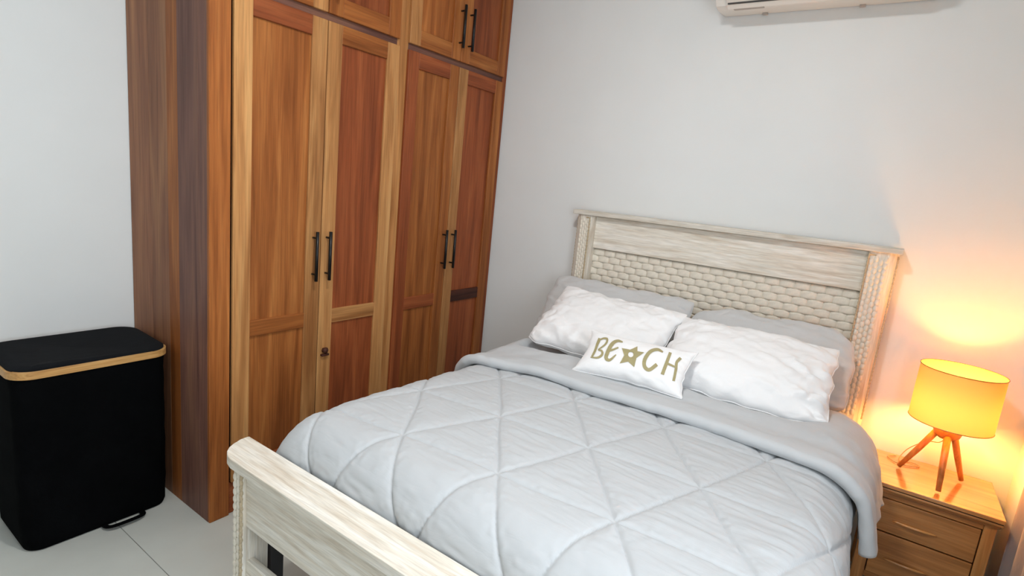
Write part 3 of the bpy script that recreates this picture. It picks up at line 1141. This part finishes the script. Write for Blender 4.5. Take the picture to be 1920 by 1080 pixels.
for z0, z1 in ((0.343, 0.477), (0.154, 0.337)):
    dr = obj('drawer', box((dx0 + 0.003, by0 + 0.002, z0), (dx1 - 0.003, by0 + 0.030, z1), 0.003, 2), M['ns_x'], ns)
    zc = (z0 + z1) / 2 - 0.004
    xc = (dx0 + dx1) / 2 - 0.035
    pts = [Vector((xc + 0.070 * t, by0 + 0.001 - 0.007 * (1 - t * t), zc - 0.008)) for t in np.linspace(-1, 1, 13)]
    obj('pull', tube(pts, [0.002 + 0.0035 * (1 - t * t) ** 0.5 for t in np.linspace(-1, 1, 13)], 8), M['ns_top'], dr, True)

# ------------------------------------------------------------------ table lamp
LX, LY, LZ = 3.147, -0.212, nz
lp = empty('table_lamp', (LX, LY, LZ), 'wooden tripod table lamp with glowing drum shade on the nightstand', 'table lamp')
SR, S0, S1 = 0.135, 0.795, 1.010
bm = lathe([(SR, S0), (SR, (S0 + S1) / 2), (SR - 0.001, S1)], (LX, LY, 0), 64)
obj('shade', bm, M['shade'], lp, True)
for z in (S0, S1):
    loop = [(LX + SR * math.cos(a), LY + SR * math.sin(a), z) for a in np.linspace(0, 2 * math.pi, 64, endpoint=False)]
    obj('shade_ring', tube(loop, 0.0018, 6, closed=True), M['lampwood'], lp, True)
obj('hub', lathe([(0, 0.728), (0.026, 0.729), (0.042, 0.742), (0.050, 0.768), (0.052, 0.786), (0.049, 0.788), (0, 0.788)], (LX, LY, 0), 32), M['lampwood'], lp, True)
for fx, fy in ((3.026, -0.191), (3.151, -0.335), (3.235, -0.140)):
    d = Vector((fx - LX, fy - LY, 0))
    d.normalize()
    a = Vector((LX, LY, 0.752)) + d * 0.030
    obj('leg', tube([a, Vector((fx, fy, LZ + 0.004)).lerp(a, 0.5), Vector((fx, fy, LZ + 0.0085))], [0.0125, 0.0115, 0.0085], 14), M['lampwood'], lp, True)
obj('socket', lathe([(0, 0.788), (0.018, 0.788), (0.018, 0.805), (0.014, 0.81), (0, 0.81)], (LX, LY, 0), 20), M['frame'], lp, True)
obj('bulb', lathe([(0, 0.81), (0.013, 0.811), (0.015, 0.825), (0.028, 0.855), (0.030, 0.875), (0.022, 0.898), (0, 0.907)], (LX, LY, 0), 24), M['bulb'], lp, True)
for a in (0.4, 0.4 + 2.094, 0.4 + 4.189):
    obj('spider_arm', tube([(LX + 0.016 * math.cos(a), LY + 0.016 * math.sin(a), 0.806), (LX + SR * math.cos(a), LY + SR * math.sin(a), S0 + 0.002)], 0.0014, 6), M['frame'], lp)
cord = catmull([(LX + 0.004, LY + 0.015, 0.730), (LX - 0.010, LY + 0.05, 0.690), (LX - 0.05, LY + 0.08, 0.668), (LX - 0.10, LY + 0.12, 0.60), (LX - 0.12, LY + 0.10, 0.549),
                (LX - 0.07, LY + 0.12, 0.549), (LX - 0.05, LY + 0.09, 0.549), (LX - 0.12, LY + 0.06, 0.549), (LX - 0.16, LY + 0.11, 0.549), (LX - 0.13, LY + 0.15, 0.549)], 8)
obj('cord', tube(cord, 0.0018, 6), M['cord'], lp, True)

# ------------------------------------------------------------------ split air conditioner
ac = empty('air_conditioner', (2.385, -0.11, 2.43), 'white wall-mounted split air conditioner above the bed', 'air conditioner')
ax0, ax1 = 1.962, 2.805
prof = [(-0.004, 2.438), (-0.120, 2.428), (-0.165, 2.436), (-0.205, 2.470), (-0.215, 2.500), (-0.218, 2.640), (-0.205, 2.700), (-0.170, 2.722), (-0.004, 2.722)]
obj('housing', prism(prof, 'x', ax0, ax1, 0.006), M['acwhite'], ac)
obj('outlet_slot', box((ax0 + 0.06, -0.190, 2.434), (ax1 - 0.06, -0.160, 2.462)), M['acdark'], ac)
obj('louvre', prism([(-0.156, 2.426), (-0.158, 2.421), (-0.212, 2.452), (-0.218, 2.468), (-0.212, 2.466)], 'x', ax0 + 0.055, ax1 - 0.055, 0.001), M['acwhite'], ac)
obj('sticker', box((ax0 + 0.075, -0.140, 2.4265), (ax0 + 0.205, -0.118, 2.4295)), M['acgrey'], ac)
for x in (2.14, 2.53):
    obj('clip', box((x, -0.030, 2.428), (x + 0.022, -0.010, 2.440), 0.002), M['acgrey'], ac)
obj('front_panel', prism([(-0.2155, 2.505), (-0.222, 2.505), (-0.2245, 2.640), (-0.213, 2.700), (-0.208, 2.698), (-0.2185, 2.640)], 'x', ax0 + 0.004, ax1 - 0.004, 0.001), M['acwhite'], ac)

# ------------------------------------------------------------------ curtain
cu = empty('curtain', (3.37, -0.8, 0), 'grey floor-length curtain hanging at the wall next to the nightstand', 'curtain')
NYc, NZc = 160, 24
y = np.linspace(-0.315, -1.55, NYc)
z = np.linspace(0.03, 2.36, NZc)
YY, ZZ = np.meshgrid(y, z, indexing='ij')
amp = 0.011
XX = 3.387 + amp * np.sin((YY + 0.30) * 2 * math.pi / 0.125 + 0.4 + 0.3 * np.sin(ZZ * 1.5)) + 0.004 * vnoise(YY * 9, ZZ * 2, 77)
P = np.stack([XX, YY, ZZ], -1) - np.array([3.37, -0.8, 0])
c1 = link_mesh('drape', grid_mesh('drape', P), M['curtain'], cu, True)
sm = c1.modifiers.new('thickness', 'SOLIDIFY')
sm.thickness = 0.003
obj('rod', tube([(3.372, -0.22, 2.375), (3.372, -3.30, 2.375)], 0.011, 12), M['black'], cu, True)
for yb in (-0.26, -1.65, -3.25):
    obj('rod_bracket', tube([(3.372, yb, 2.375), (3.4045, yb, 2.375)], 0.007, 8), M['black'], cu)
